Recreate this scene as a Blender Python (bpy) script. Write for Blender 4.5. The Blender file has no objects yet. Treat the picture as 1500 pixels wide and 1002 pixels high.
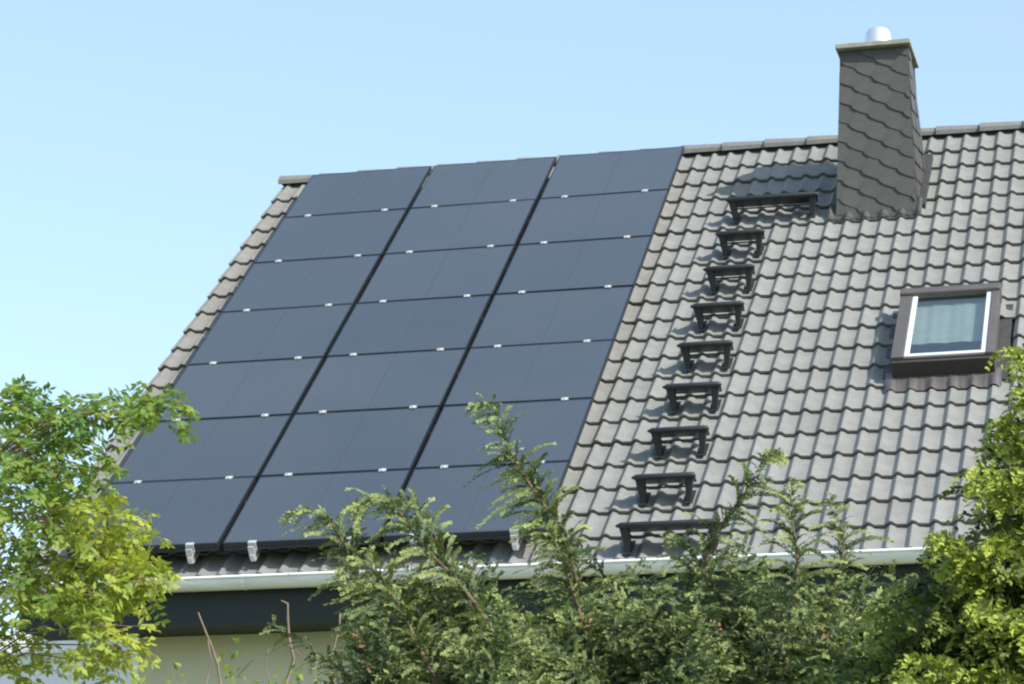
import bpy, math, random
import numpy as np
from mathutils import Vector, Matrix

random.seed(7)
rng = np.random.default_rng(11)
scn = bpy.context.scene
COL = scn.collection
PI = math.pi
GZ = 9.5                      # height of the solar array's top edge above the ground

# ------------------------------------------------------------------ camera
CF, CRT, CUP = (np.array((-0.24229226, 0.93972332, 0.24127691)), np.array((0.96845408, 0.24918399, 0.00200982)),
                np.array((0.05823367, -0.23415258, 0.97045423)))
CPOS = np.array((4.86591072, -24.00478576, -7.9123123 + GZ))
FPX = 4103.127
cam = bpy.data.cameras.new('camera')
cam.sensor_fit = 'HORIZONTAL'
cam.sensor_width = 36.0
cam.lens = 36.0 * FPX / 1500.0
cam.clip_start = 0.1
cam.clip_end = 5000
cam_ob = bpy.data.objects.new('camera', cam)
COL.objects.link(cam_ob)
cam_ob.matrix_world = Matrix(((CRT[0], CUP[0], -CF[0], CPOS[0]), (CRT[1], CUP[1], -CF[1], CPOS[1]),
                              (CRT[2], CUP[2], -CF[2], CPOS[2]), (0, 0, 0, 1)))
scn.camera = cam_ob

# ------------------------------------------------------------------ light
SUN_EL, SUN_AZ = math.radians(38), math.radians(-25)      # azimuth from +X, towards the viewer
SUN = Vector((math.cos(SUN_EL) * math.cos(SUN_AZ), math.cos(SUN_EL) * math.sin(SUN_AZ), math.sin(SUN_EL)))
world = bpy.data.worlds.new('World')
scn.world = world
world.use_nodes = True
wn = world.node_tree
wn.nodes.clear()
sky = wn.nodes.new('ShaderNodeTexSky')
sky.sky_type = 'NISHITA'
sky.sun_disc = False
sky.sun_elevation = SUN_EL
sky.sun_rotation = math.atan2(SUN.x, SUN.y)
sky.air_density = 1.0
sky.dust_density = 1.2
sky.ozone_density = 1.7
bg = wn.nodes.new('ShaderNodeBackground')
bg.inputs['Strength'].default_value = 0.15
wo = wn.nodes.new('ShaderNodeOutputWorld')
hz = wn.nodes.new('ShaderNodeMix')
hz.data_type = 'RGBA'
hz.inputs[0].default_value = 0.38
hz.inputs[7].default_value = (2.1, 2.82, 3.4, 1)
wn.links.new(sky.outputs[0], hz.inputs[6])
wn.links.new(hz.outputs[2], bg.inputs[0])
wn.links.new(bg.outputs[0], wo.inputs[0])
sl = bpy.data.lights.new('sun', 'SUN')
sl.energy = 3.15
sl.angle = math.radians(0.53)
sl.color = (1.0, 0.95, 0.86)
so = bpy.data.objects.new('sun', sl)
COL.objects.link(so)
so.rotation_euler = SUN.to_track_quat('Z', 'Y').to_euler()
so.location = (10, -10, 30)
scn.view_settings.view_transform = 'Standard'
scn.view_settings.look = 'None'
scn.view_settings.gamma = 1
scn.view_settings.exposure = 1.02
scn.view_settings.use_curve_mapping = False
scn.cycles.filter_width = 2.2

# ------------------------------------------------------------------ helpers
TH = 0.694554449727068
CT, ST = math.cos(TH), math.sin(TH)


def rp(u, v, n):
    """roof point: u along the ridge, v down the slope, n off the solar-panel plane"""
    return (u, -v * CT - n * ST, -v * ST + n * CT + GZ)


ROOF = Matrix(((1, 0, 0, 0), (0, CT, -ST, 0), (0, ST, CT, GZ), (0, 0, 0, 1)))   # local (u, -v, n)


def at(x, y, Y):
    """point on the vertical plane at depth Y seen along a photograph pixel's direction"""
    d = CF + CRT * (x - 750) / FPX - CUP * (y - 501) / FPX
    return CPOS + d * ((Y - CPOS[1]) / d[1])


def tag(o, label=None, cat=None, group=None, kind=None):
    if label: o['label'] = label
    if cat: o['category'] = cat
    if group: o['group'] = group
    if kind: o['kind'] = kind
    return o


def link(o, parent=None):
    COL.objects.link(o)
    if parent is not None: o.parent = parent
    return o


def empty(name, loc=(0, 0, 0), parent=None):
    o = bpy.data.objects.new(name, None)
    o.location = loc
    o.empty_display_size = 0.2
    return link(o, parent)


def rbox(mb, ua, ub, va, vb, na, nb):
    lo = [rp(ua, vb, na), rp(ub, vb, na), rp(ub, va, na), rp(ua, va, na)]
    hi = [rp(ua, vb, nb), rp(ub, vb, nb), rp(ub, va, nb), rp(ua, va, nb)]
    return mb.hexa(lo, hi)


class MB:
    def __init__(s):
        s.v = []; s.f = []

    def add(s, vs, fs):
        b = len(s.v)
        s.v.extend([tuple(map(float, p)) for p in vs])
        s.f.extend([tuple(i + b for i in f) for f in fs])
        return s

    def box(s, a, b, M=None):
        x0, y0, z0 = a; x1, y1, z1 = b
        vs = [(x0, y0, z0), (x1, y0, z0), (x1, y1, z0), (x0, y1, z0), (x0, y0, z1), (x1, y0, z1), (x1, y1, z1), (x0, y1, z1)]
        if M is not None: vs = [M @ Vector(p) for p in vs]
        return s.add(vs, [(3, 2, 1, 0), (4, 5, 6, 7), (0, 1, 5, 4), (1, 2, 6, 5), (2, 3, 7, 6), (3, 0, 4, 7)])

    def hexa(s, low, high):
        """low, high: four corners each, counter-clockwise from above"""
        return s.add(list(low) + list(high), [(3, 2, 1, 0), (4, 5, 6, 7), (0, 1, 5, 4), (1, 2, 6, 5), (2, 3, 7, 6), (3, 0, 4, 7)])

    def prism(s, poly, x0, x1):
        """poly: (y, z) pairs, extruded along x"""
        n = len(poly)
        vs = [(x0, p[0], p[1]) for p in poly] + [(x1, p[0], p[1]) for p in poly]
        fs = [tuple(range(n))[::-1], tuple(range(n, 2 * n))] + [(i, (i + 1) % n, n + (i + 1) % n, n + i) for i in range(n)]
        return s.add(vs, fs)

    def tube(s, pts, rad, seg=6):
        pts = [Vector(p) for p in pts]
        n = len(pts)
        if not hasattr(rad, '__len__'): rad = [rad] * n
        vs = []; fs = []
        up = Vector((0.31, 0.17, 0.93))
        for i, p in enumerate(pts):
            t = (pts[min(i + 1, n - 1)] - pts[max(i - 1, 0)]).normalized()
            a = t.cross(up)
            if a.length < 1e-4: a = t.cross(Vector((1, 0, 0)))
            a.normalize(); b = t.cross(a)
            for k in range(seg):
                w = 2 * PI * k / seg
                vs.append(p + (a * math.cos(w) + b * math.sin(w)) * rad[i])
        for i in range(n - 1):
            for k in range(seg):
                fs.append((i * seg + k, i * seg + (k + 1) % seg, (i + 1) * seg + (k + 1) % seg, (i + 1) * seg + k))
        fs.append(tuple(range(seg))[::-1]); fs.append(tuple(range((n - 1) * seg, n * seg)))
        return s.add(vs, fs)

    def lathe(s, prof, c, seg=24):
        vs = []; fs = []
        for r, z in prof:
            for k in range(seg):
                w = 2 * PI * k / seg
                vs.append((c[0] + r * math.cos(w), c[1] + r * math.sin(w), c[2] + z))
        for i in range(len(prof) - 1):
            for k in range(seg):
                fs.append((i * seg + k, i * seg + (k + 1) % seg, (i + 1) * seg + (k + 1) % seg, (i + 1) * seg + k))
        fs.append(tuple(range(seg))[::-1]); fs.append(tuple(range((len(prof) - 1) * seg, len(prof) * seg)))
        return s.add(vs, fs)

    def mesh(s, name, mat, smooth=False):
        m = bpy.data.meshes.new(name)
        m.from_pydata(s.v, [], s.f)
        m.materials.append(mat)
        if smooth:
            m.polygons.foreach_set('use_smooth', [True] * len(m.polygons))
            if smooth != True:
                m.set_sharp_from_angle(angle=math.radians(smooth))
        m.update()
        return m

    def build(s, name, mat, parent=None, smooth=False, bevel=0):
        o = bpy.data.objects.new(name, s.mesh(name, mat, smooth))
        if bevel:
            b = o.modifiers.new('bevel', 'BEVEL'); b.width = bevel; b.segments = 2; b.limit_method = 'ANGLE'
        return link(o, parent)


# ------------------------------------------------------------------ materials
def lin(r, g, b):
    return tuple(((c / 255) / 12.92 if c / 255 <= .04045 else ((c / 255 + .055) / 1.055) ** 2.4) for c in (r, g, b))


def mat_new(name, col, rough=0.7, metal=0.0, spec=0.5):
    m = bpy.data.materials.new(name)
    m.use_nodes = True
    nt = m.node_tree
    b = nt.nodes['Principled BSDF']
    b.inputs['Base Color'].default_value = (*col, 1)
    b.inputs['Roughness'].default_value = rough
    b.inputs['Metallic'].default_value = metal
    b.inputs['Specular IOR Level'].default_value = spec
    return m, nt, b


def N(nt, t, **kw):
    n = nt.nodes.new(t)
    for k, v in kw.items():
        if k in n.inputs: n.inputs[k].default_value = v
        else: setattr(n, k, v)
    return n


def noise(nt, scale, detail=4, rough=.6, coord='Object', stretch=None):
    tc = N(nt, 'ShaderNodeTexCoord')
    nz = N(nt, 'ShaderNodeTexNoise', Scale=scale, Detail=detail, Roughness=rough)
    if stretch:
        mp = N(nt, 'ShaderNodeMapping'); mp.inputs['Scale'].default_value = stretch
        nt.links.new(tc.outputs[coord], mp.inputs[0]); nt.links.new(mp.outputs[0], nz.inputs[0])
    else:
        nt.links.new(tc.outputs[coord], nz.inputs[0])
    return nz


def ramp(nt, src, stops):
    r = N(nt, 'ShaderNodeValToRGB')
    e = r.color_ramp.elements
    while len(e) < len(stops): e.new(0.5)
    for i, (p, c) in enumerate(stops):
        e[i].position = p; e[i].color = (*c, 1) if len(c) == 3 else c
    nt.links.new(src, r.inputs[0])
    return r


def mix(nt, fac, a, b, mode='MIX'):
    m = N(nt, 'ShaderNodeMix', data_type='RGBA', blend_type=mode)
    for sock, val in ((m.inputs[0], fac), (m.inputs[6], a), (m.inputs[7], b)):
        if hasattr(val, 'is_output') or hasattr(val, 'links'): nt.links.new(val, sock)
        elif isinstance(val, (int, float)): sock.default_value = val
        else: sock.default_value = (*val, 1)
    return m.outputs[2]


def bump(nt, b, src, strength, dist=.01):
    bp = N(nt, 'ShaderNodeBump', Strength=strength, Distance=dist)
    nt.links.new(src, bp.inputs['Height'])
    nt.links.new(bp.outputs[0], b.inputs['Normal'])


def tile_material(name, base, lichen=.0):
    m, nt, b = mat_new(name, base, .82, 0, .35)
    oi = N(nt, 'ShaderNodeObjectInfo')
    c = [tuple(x * k for x in base) for k in (.86, 1.0, 1.13)]
    r1 = ramp(nt, oi.outputs['Random'], [(0, c[0]), (.15, c[1]), (.8, c[1]), (1, c[2])])
    geo = N(nt, 'ShaderNodeNewGeometry')
    nz = N(nt, 'ShaderNodeTexNoise', Scale=9.0, Detail=6.0, Roughness=.65)
    nt.links.new(geo.outputs['Position'], nz.inputs[0])
    r2 = ramp(nt, nz.outputs[0], [(.25, (.80, .80, .80)), (.75, (1.14, 1.14, 1.13))])
    col = mix(nt, 1.0, r1.outputs[0], r2.outputs[0], 'MULTIPLY')
    nf = N(nt, 'ShaderNodeTexNoise', Scale=150.0, Detail=3.0)
    nt.links.new(geo.outputs['Position'], nf.inputs[0])
    r3 = ramp(nt, nf.outputs[0], [(.3, (.86, .86, .86)), (.7, (1.1, 1.1, 1.1))])
    col = mix(nt, 1.0, col, r3.outputs[0], 'MULTIPLY')
    # weathering: dirty dark and yellowish patches
    nd = N(nt, 'ShaderNodeTexNoise', Scale=1.7, Detail=8.0, Roughness=.75)
    nt.links.new(geo.outputs['Position'], nd.inputs[0])
    rd = ramp(nt, nd.outputs[0], [(.50, (0, 0, 0)), (.78, (1, 1, 1))])
    col = mix(nt, rd.outputs[0], col, tuple(x * k for x, k in zip(base, (.84, .85, .80))))
    if lichen:
        nl = N(nt, 'ShaderNodeTexNoise', Scale=26.0, Detail=5.0, Roughness=.7)
        nt.links.new(geo.outputs['Position'], nl.inputs[0])
        rl = ramp(nt, nl.outputs[0], [(.64 - lichen, (0, 0, 0)), (.70 - lichen * .6, (1, 1, 1))])
        col = mix(nt, rl.outputs[0], col, (.30, .23, .055))
    nt.links.new(col, b.inputs['Base Color'])
    bump(nt, b, nf.outputs[0], .25, .004)
    return m


M = {}
M['tile'] = tile_material('roof_tile', (.198, .201, .192), .008)
M['verge'] = tile_material('verge_tile', (.196, .192, .180), .035)
M['ridge'] = tile_material('ridge_tile', (.176, .175, .167), .03)


def simple(name, col, rough, metal=0, spec=.5, var=.15, scale=12, bumps=0, stretch=None):
    m, nt, b = mat_new(name, col, rough, metal, spec)
    nz = noise(nt, scale, 5, .65, 'Object', stretch)
    r = ramp(nt, nz.outputs[0], [(.25, tuple(c * (1 - var) for c in col)), (.75, tuple(min(1, c * (1 + var)) for c in col))])
    oi = N(nt, 'ShaderNodeObjectInfo')
    rr = ramp(nt, oi.outputs['Random'], [(0, (1 - var * .5,) * 3), (1, (1 + var * .5,) * 3)])
    nt.links.new(mix(nt, 1.0, r.outputs[0], rr.outputs[0], 'MULTIPLY'), b.inputs['Base Color'])
    if bumps: bump(nt, b, nz.outputs[0], bumps, .005)
    return m


M['slate'] = simple('chimney_slate', (.072, .072, .068), .62, 0, .35, .16, 9, .08)
M['slate_core'] = simple('chimney_core', (.05, .05, .05), .8)
M['concrete'] = simple('concrete', (.27, .265, .215), .85, 0, .3, .3, 14, .3)
M['flue'] = simple('flue_steel', (.82, .83, .85), .34, .75, .5, .06, 20)
M['lead'] = simple('lead_flashing', (.055, .055, .053), .6, .2, .4, .25, 14, .2)
M['step'] = simple('step_metal', (.026, .030, .034), .5, .2, .5, .25, 20)
M['zinc'] = simple('zinc', (.80, .81, .84), .5, .15, .5, .16, 5, 0, (.6, 4, 4))
M['fascia'] = simple('fascia_board', (.014, .021, .022), .6, 0, .4, .2, 6, 0, (.5, 6, 6))
M['frame_black'] = simple('black_anodised', (.018, .023, .030), .4, .2, .5, .1)
M['alu'] = simple('aluminium', (.56, .57, .58), .42, .4, .5, .08, 20)
M['clad'] = simple('window_cladding', (.112, .100, .095), .45, .25, .5, .14, 10)
M['sash'] = simple('white_sash', (.58, .60, .62), .4, 0, .5, .05)
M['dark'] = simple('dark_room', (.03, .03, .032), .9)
M['shade_strip'] = simple('brown_shade', (.042, .036, .033), .7)  # cladding brown darkened to hold the shade of the window's lower face
M['underlay'] = simple('underlay', (.05, .05, .05), .9)
M['curtain'] = simple('curtain', (.40, .41, .39), .9, 0, .2, .12, 8)
M['white'] = simple('white_render', (.88, .88, .87), .85, 0, .2, .05, 8, .2)
M['bark'] = simple('bark', (.17, .12, .085), .9, 0, .2, .35, 18, .5)
M['twig'] = simple('dead_twig', (.25, .195, .15), .85, 0, .2, .3, 14, .4)
M['wood'] = simple('verge_board', (.07, .065, .06), .7)

m, nt, b = mat_new('render_wall', (.5, .48, .36), .9, 0, .2)
nz = noise(nt, 1.2, 8, .7)
r = ramp(nt, nz.outputs[0], [(.3, (.56, .55, .40)), (.7, (.66, .65, .51))])
nt.links.new(r.outputs[0], b.inputs['Base Color'])
nf = noise(nt, 120, 3)
bump(nt, b, nf.outputs[0], .4, .006)
M['wall'] = m

# thin-film module glass: near-black absorber behind slightly dusty, satin glass
m, nt, b = mat_new('module_glass', (.06, .075, .10), .26, 0, .6)
geo = N(nt, 'ShaderNodeNewGeometry')
oi = N(nt, 'ShaderNodeObjectInfo')
nz = N(nt, 'ShaderNodeTexNoise', Scale=.55, Detail=5.0, Roughness=.6)
nt.links.new(geo.outputs['Position'], nz.inputs[0])
r = ramp(nt, nz.outputs[0], [(.3, (.043, .054, .073)), (.5, (.048, .061, .077)), (.72, (.055, .063, .080))])
rr = ramp(nt, oi.outputs['Random'], [(0, (.93, .94, .95)), (1, (1.07, 1.06, 1.05))])
col = mix(nt, 1.0, r.outputs[0], rr.outputs[0], 'MULTIPLY')
# dust running down the slope
tc = N(nt, 'ShaderNodeTexCoord')
mp = N(nt, 'ShaderNodeMapping'); mp.inputs['Scale'].default_value = (11, .7, 1)
nd = N(nt, 'ShaderNodeTexNoise', Scale=1.6, Detail=6.0, Roughness=.6)
nt.links.new(tc.outputs['Object'], mp.inputs[0]); nt.links.new(mp.outputs[0], nd.inputs[0])
rd = ramp(nt, nd.outputs[0], [(.3, (.975, .975, .98)), (.7, (1.025, 1.025, 1.02))])
col = mix(nt, 1.0, col, rd.outputs[0], 'MULTIPLY')
# a few bird-dropping specks
vo = N(nt, 'ShaderNodeTexVoronoi', Scale=1.35)
nt.links.new(geo.outputs['Position'], vo.inputs['Vector'])
rs = ramp(nt, vo.outputs['Distance'], [(0, (1, 1, 1)), (.022, (.6, .6, .6)), (.034, (0, 0, 0))])
col = mix(nt, rs.outputs[0], col, (.33, .35, .35))
nt.links.new(col, b.inputs['Base Color'])
M['module'] = m

# window pane: clear glass that reflects by Fresnel
m = bpy.data.materials.new('window_glass'); m.use_nodes = True
nt = m.node_tree; nt.nodes.clear()
o_ = N(nt, 'ShaderNodeOutputMaterial'); mx = N(nt, 'ShaderNodeMixShader')
tr = N(nt, 'ShaderNodeBsdfTransparent'); tr.inputs[0].default_value = (.84, .90, .89, 1)
gl = N(nt, 'ShaderNodeBsdfGlossy'); gl.inputs['Roughness'].default_value = .02
lw = N(nt, 'ShaderNodeLayerWeight'); lw.inputs[0].default_value = .5
fr = N(nt, 'ShaderNodeMath', operation='MULTIPLY_ADD'); pw = N(nt, 'ShaderNodeMath', operation='POWER'); pw.inputs[1].default_value = 4.0
nt.links.new(lw.outputs['Facing'], pw.inputs[0]); nt.links.new(pw.outputs[0], fr.inputs[0]); fr.inputs[1].default_value = .95; fr.inputs[2].default_value = .12
nt.links.new(fr.outputs[0], mx.inputs[0]); nt.links.new(tr.outputs[0], mx.inputs[1]); nt.links.new(gl.outputs[0], mx.inputs[2])
nt.links.new(mx.outputs[0], o_.inputs[0])
M['pane'] = m


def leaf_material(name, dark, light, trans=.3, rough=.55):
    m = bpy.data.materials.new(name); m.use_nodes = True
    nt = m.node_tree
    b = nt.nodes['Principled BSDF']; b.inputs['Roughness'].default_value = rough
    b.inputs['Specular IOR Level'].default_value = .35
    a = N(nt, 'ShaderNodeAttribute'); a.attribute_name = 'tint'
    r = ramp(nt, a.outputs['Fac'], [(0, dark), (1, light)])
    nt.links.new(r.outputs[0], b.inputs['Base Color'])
    t = N(nt, 'ShaderNodeBsdfTranslucent')
    tcol = mix(nt, 1.0, r.outputs[0], (1.25, 1.2, .7), 'MULTIPLY')
    nt.links.new(tcol, t.inputs[0])
    mx = N(nt, 'ShaderNodeMixShader'); mx.inputs[0].default_value = trans
    out = nt.nodes['Material Output']
    nt.links.new(b.outputs[0], mx.inputs[1]); nt.links.new(t.outputs[0], mx.inputs[2]); nt.links.new(mx.outputs[0], out.inputs[0])
    return m


M['juniper'] = leaf_material('juniper_scale', (.020, .052, .026), (.270, .330, .098), .14)
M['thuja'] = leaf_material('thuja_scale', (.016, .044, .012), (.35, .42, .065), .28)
M['leaf'] = leaf_material('pinnate_leaf', (.10, .215, .045), (.39, .44, .065), .42)
M['dead'] = leaf_material('dead_sprig', (.15, .08, .04), (.30, .18, .10), .1)
M['grassm'] = simple('grass', (.15, .165, .075), .9, 0, .2, .4, 3, .3)

# ------------------------------------------------------------------ setting
g = MB()
n = 24
for i in range(n + 1):
    for j in range(n + 1):
        x = (i / n - .5) * 3000; y = (j / n - .5) * 3000
        g.v.append((x, y, -.0))
for i in range(n):
    for j in range(n):
        a = i * (n + 1) + j
        g.f.append((a, a + n + 1, a + n + 2, a + 1))
tag(g.build('ground', M['grassm']), kind='structure')

# ------------------------------------------------------------------ house
TILE_N = -.235                # plane the tile heads lie on
U0, U1 = -3.690, 8.6          # roof ends
V_APEX, V_EAVE = -.372, 7.155
house = empty('house', (3, -2.6, 0))
tag(house, 'detached house with grey tiled roof, slate-clad chimney and pale rendered wall', 'house')


def hp(o):
    """parent to an already placed parent while keeping world coordinates"""
    o.matrix_parent_inverse = o.parent.matrix_world.inverted() if o.parent else Matrix()
    return o


bpy.context.view_layer.update()
apex = Vector(rp(0, V_APEX, TILE_N - .03))
WIN = (2.53, 3.27, 3.46, 4.62)     # roof window opening u0,u1,v0,v1
r = MB()
un = TILE_N - .025
us = [U0 + .03, WIN[0], WIN[1], U1]; vs = [V_APEX, WIN[2], WIN[3], V_EAVE - .06]
for i in range(3):
    for j in range(3):
        if i == 1 and j == 1: continue
        r.add([rp(us[i], vs[j], un), rp(us[i], vs[j + 1], un), rp(us[i + 1], vs[j + 1], un), rp(us[i + 1], vs[j], un)], [(0, 1, 2, 3)])
# rear slope, a sheet mirrored behind the ridge
ay = rp(0, V_APEX, un)[1]
def mir(p): return (p[0], 2 * ay - p[1], p[2])
r.add([mir(rp(us[0], V_APEX, un)), mir(rp(us[3], V_APEX, un)), mir(rp(us[3], V_EAVE, un)), mir(rp(us[0], V_EAVE, un))], [(0, 1, 2, 3)])
roof = hp(r.build('roof', M['underlay'], house))
tag(roof, 'pitched roof of grey interlocking wavy concrete tiles')

# --- tiles (two rolls each), shared meshes
TW, TL, TE = .307, .415, .352        # cover width, length, exposed length
PROF = [(0, 0), (.020, .0170), (.037, .0295), (.056, .026), (.085, .004), (.1535, .0)]


def tile_profile(x):
    x = x % .1535
    for (a, b), (c, d) in zip(PROF, PROF[1:]):
        if a <= x <= c:
            t = (x - a) / (c - a); return b + (d - b) * t
    return 0


def tile_mesh(name, mat, left_flange=False, wear=0.):
    xs = []
    for k in range(2):
        xs += [(k * .1535 + p[0], p[1]) for p in PROF[:-1]]
    xs.append((.307 + .004, .001))
    t = MB()
    nn = len(xs)
    lift = .034; thick = .021
    top = []
    for y, z in ((0, 0), (TL, lift)):
        for x, h in xs: top.append((x, -y, h + z))
    # nose face, slightly undercut
    for x, h in xs: top.append((x, -TL + .004, h + lift - thick))
    fs = [(i, nn + i, nn + i + 1, i + 1) for i in range(nn - 1)]
    fs += [(nn + i, 2 * nn + i, 2 * nn + i + 1, nn + i + 1) for i in range(nn - 1)]
    t.add(top, fs)
    if left_flange:
        a = len(t.v)
        t.add([(0, 0, 0), (0, -TL, lift), (-.022, -TL, lift + .004), (-.022, 0, .004), (-.024, -TL, -.10), (-.024, 0, -.12), (-.006, -TL, -.10)],
              [(0, 3, 2, 1), (3, 5, 4, 2), (1, 2, 4, 6)])
    return t.mesh(name, mat, 40)


tile_me = tile_mesh('roof_tile', M['tile'])
verge_me = tile_mesh('verge_tile', M['verge'], True)
COL0 = 2.159 - .1535 * 38          # left edge of the first tile column (beside the verge)
NOSE0 = .104                       # first nose line below the ridge
CH = (1.79, 2.49, .46, 1.40)       # chimney footprint in roof coordinates
rest = MB()
ncol = int((U1 - COL0) / TW)
count = 0


def place_tile(me, name, u, v_nose, jit=True):
    o = bpy.data.objects.new(name, me)
    j = (random.gauss(0, .0015), random.gauss(0, .003), random.gauss(0, .0012)) if jit else (0, 0, 0)
    M_ = ROOF @ Matrix.Translation((u + j[0], -(v_nose - TL) + j[1], TILE_N + j[2])) @ Matrix.Rotation(random.gauss(0, .004), 4, 'Z')
    link(o, roof)
    o.matrix_parent_inverse = Matrix()
    o.matrix_local = roof.matrix_world.inverted() @ M_ if False else M_
    return o


roof_inv = Matrix.Translation((-3, 2.6, 0))   # house offset (the roof itself sits at the world origin)
for c in range(ncol):
    u = COL0 + c * TW
    for k in range(21):
        vn = NOSE0 + TE * k
        uc, vc = u + TW / 2, vn - TE / 2
        # openings
        if CH[0] + .05 < uc < CH[1] - .05 and CH[2] + .1 < vc < CH[3] - .1: continue
        if WIN[0] - .06 < uc < WIN[1] + .06 and WIN[2] + .08 < vc < WIN[3] + .02: continue
        hidden = (-3.25 < u and u + TW < .30 and k < 20)
        outside = u > 3.75 + .0 * k
        if c == 0:
            place_tile(verge_me, 'verge_tile', u, vn)
        elif hidden or outside:
            me = tile_me
            M_ = ROOF @ Matrix.Translation((u, -(vn - TL), TILE_N))
            rest.add([M_ @ p.co for p in me.vertices], [tuple(p.vertices) for p in me.polygons])
        else:
            place_tile(tile_me, 'roof_tile', u, vn); count += 1
tag(rest.build('tile_field', M['tile'], roof, 40), kind='stuff')
print('tiles', count)

# --- ridge caps
apz = Vector(rp(0, V_APEX, TILE_N + .018))
RC = .392
cap = MB()
seg = 8
for e, (x, rad) in enumerate(((0, .120), (.43, .097))):
    for rr_, off in ((rad, 0), (rad - .018, 1)):
        for s in range(seg + 1):
            w = PI * (-.08 + 1.16 * s / seg)
            cap.v.append((x, -rr_ * math.cos(w) * 1.06, rr_ * math.sin(w) * .74 - .012))
S1 = seg + 1
for s in range(seg):
    cap.f.append((s, s + 1, 2 * S1 + s + 1, 2 * S1 + s))
    cap.f.append((s, S1 + s, S1 + s + 1, s + 1))
    cap.f.append((2 * S1 + s, 2 * S1 + s + 1, 3 * S1 + s + 1, 3 * S1 + s))
cap.f += [(0, 2 * S1, 3 * S1, S1), (seg, S1 + seg, 3 * S1 + seg, 2 * S1 + seg)]
cap_me = cap.mesh('ridge_tile', M['ridge'], 35)
u = -3.72
while u < U1:
    o = link(bpy.data.objects.new('ridge_tile', cap_me), roof)
    o.matrix_local = Matrix.Translation((u, apz.y + random.gauss(0, .002), apz.z - .012 + random.gauss(0, .002))) @ Matrix.Rotation(random.gauss(0, .004), 4, 'Y')
    u += RC
# mortar / end disc of the first cap
e = MB()
pts = [(-3.708, apz.y - .098 * math.cos(PI * s / 10), apz.z - .03 + .078 * math.sin(PI * s / 10)) for s in range(11)]
e.add(pts, [tuple(range(11))])
e.build('ridge_end_disc', M['underlay'], roof)
# ridge roll under the caps
e = MB(); e.box((U0 + .05, apz.y - .06, apz.z - .10), (U1, apz.y + .06, apz.z - .0))
e.build('ridge_batten', M['underlay'], roof)
# verge board at the gable
e = MB()
a0 = rp(0, V_APEX, un - .01); a1 = rp(0, V_EAVE - .1, un - .01)
e.prism([(a0[1], a0[2]), (a1[1], a1[2]), (a1[1], a1[2] - .20), (a0[1], a0[2] - .24)], U0 + .012, U0 + .04)
e.build('verge_board', M['wood'], roof)

# --- walls, eave box, gutter
def hchild(mb, name, mat, smooth=False, bevel=0, parent=None):
    o = mb.build(name, mat, parent or house, smooth, bevel)
    if parent is None: o.matrix_parent_inverse = Matrix.Translation((-3, 2.6, 0))
    return o


EY, EZ = rp(0, V_EAVE, TILE_N)[1:]      # eave point
WY = EY + .58                           # outer face of the front wall
w = MB()
by = 2 * ay - WY
w.box((-2.93, WY, 0), (8.0, WY + .3, EZ - .20))
hchild(w, 'front_wall', M['wall'])
w = MB()
gx = -2.93
zt = lambda y: apex.z - .12 - abs(y - ay) * math.tan(TH)
w.prism([(WY + .302, 0), (by - .3, 0), (by - .3, zt(by) + .2), (ay, apex.z - .14), (WY + .302, zt(WY + .3))], gx, gx + .3)
hchild(w, 'gable_wall', M['wall'])
w = MB(); w.box((-2.93, by - .3, 0), (8.0, by, EZ - .3)); hchild(w, 'rear_wall', M['wall'])
w = MB()
w.box((U0 + .045, EY + .035, EZ - .30), (U1, EY + .060, EZ - .055))
fas = hchild(w, 'fascia_board', M['fascia'])
w = MB()
for k in range(5):
    y0 = EY + .062 + k * .1045
    w2 = MB(); w2.box((U0 + .05, y0, EZ - .292), (U1, y0 + .1005, EZ - .274))
    w2.build('soffit_board', M['fascia'], fas)
w = MB(); w.box((U0 + .045, EY + .062, EZ - .270), (U0 + .07, WY, EZ - .06)); w.build('eave_end_board', M['fascia'], fas)

# gutter: half-round with a front bead
gt = MB()
GR = .078
gy, gz = EY - .047, EZ + .012
prof = []
for s in range(13):
    wv = PI + PI * s / 12
    prof.append((gy + GR * math.cos(wv), gz + GR * math.sin(wv)))
inner = [(gy + (GR - .004) * math.cos(PI + PI * s / 12), gz + (GR - .004) * math.sin(PI + PI * s / 12)) for s in range(13)]
poly = prof + inner[::-1]
slope = 0.0
L = len(poly)
x0, x1 = U0 - .06, U1
vsx = [(x0, p[0], p[1]) for p in poly] + [(x1, p[0], p[1]) for p in poly]
gt.add(vsx, [(i, (i + 1) % L, L + (i + 1) % L, L + i) for i in range(L)])
gt.add([(x0, p[0], p[1]) for p in prof], [tuple(range(13))])
gutter = hchild(gt, 'gutter', M['zinc'], 40)
b_ = MB(); b_.tube([(x0, gy - GR - .002, gz + .004), (x1, gy - GR - .002, gz + .004)], .0115, 10)
b_.build('gutter_bead', M['zinc'], gutter, 60)
for xx in (-2.28, .92, 4.1):           # soldered joints
    j = MB()
    pj = [(gy + (GR + .003) * math.cos(PI + PI * s / 12), gz + (GR + .003) * math.sin(PI + PI * s / 12)) for s in range(13)]
    vv = [(xx, p[0], p[1]) for p in pj] + [(xx + .035, p[0], p[1]) for p in pj]
    j.add(vv, [(i, i + 1, 13 + i + 1, 13 + i) for i in range(12)])
    j.build('gutter_joint', M['zinc'], gutter, 40)
xx = -3.3
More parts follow.
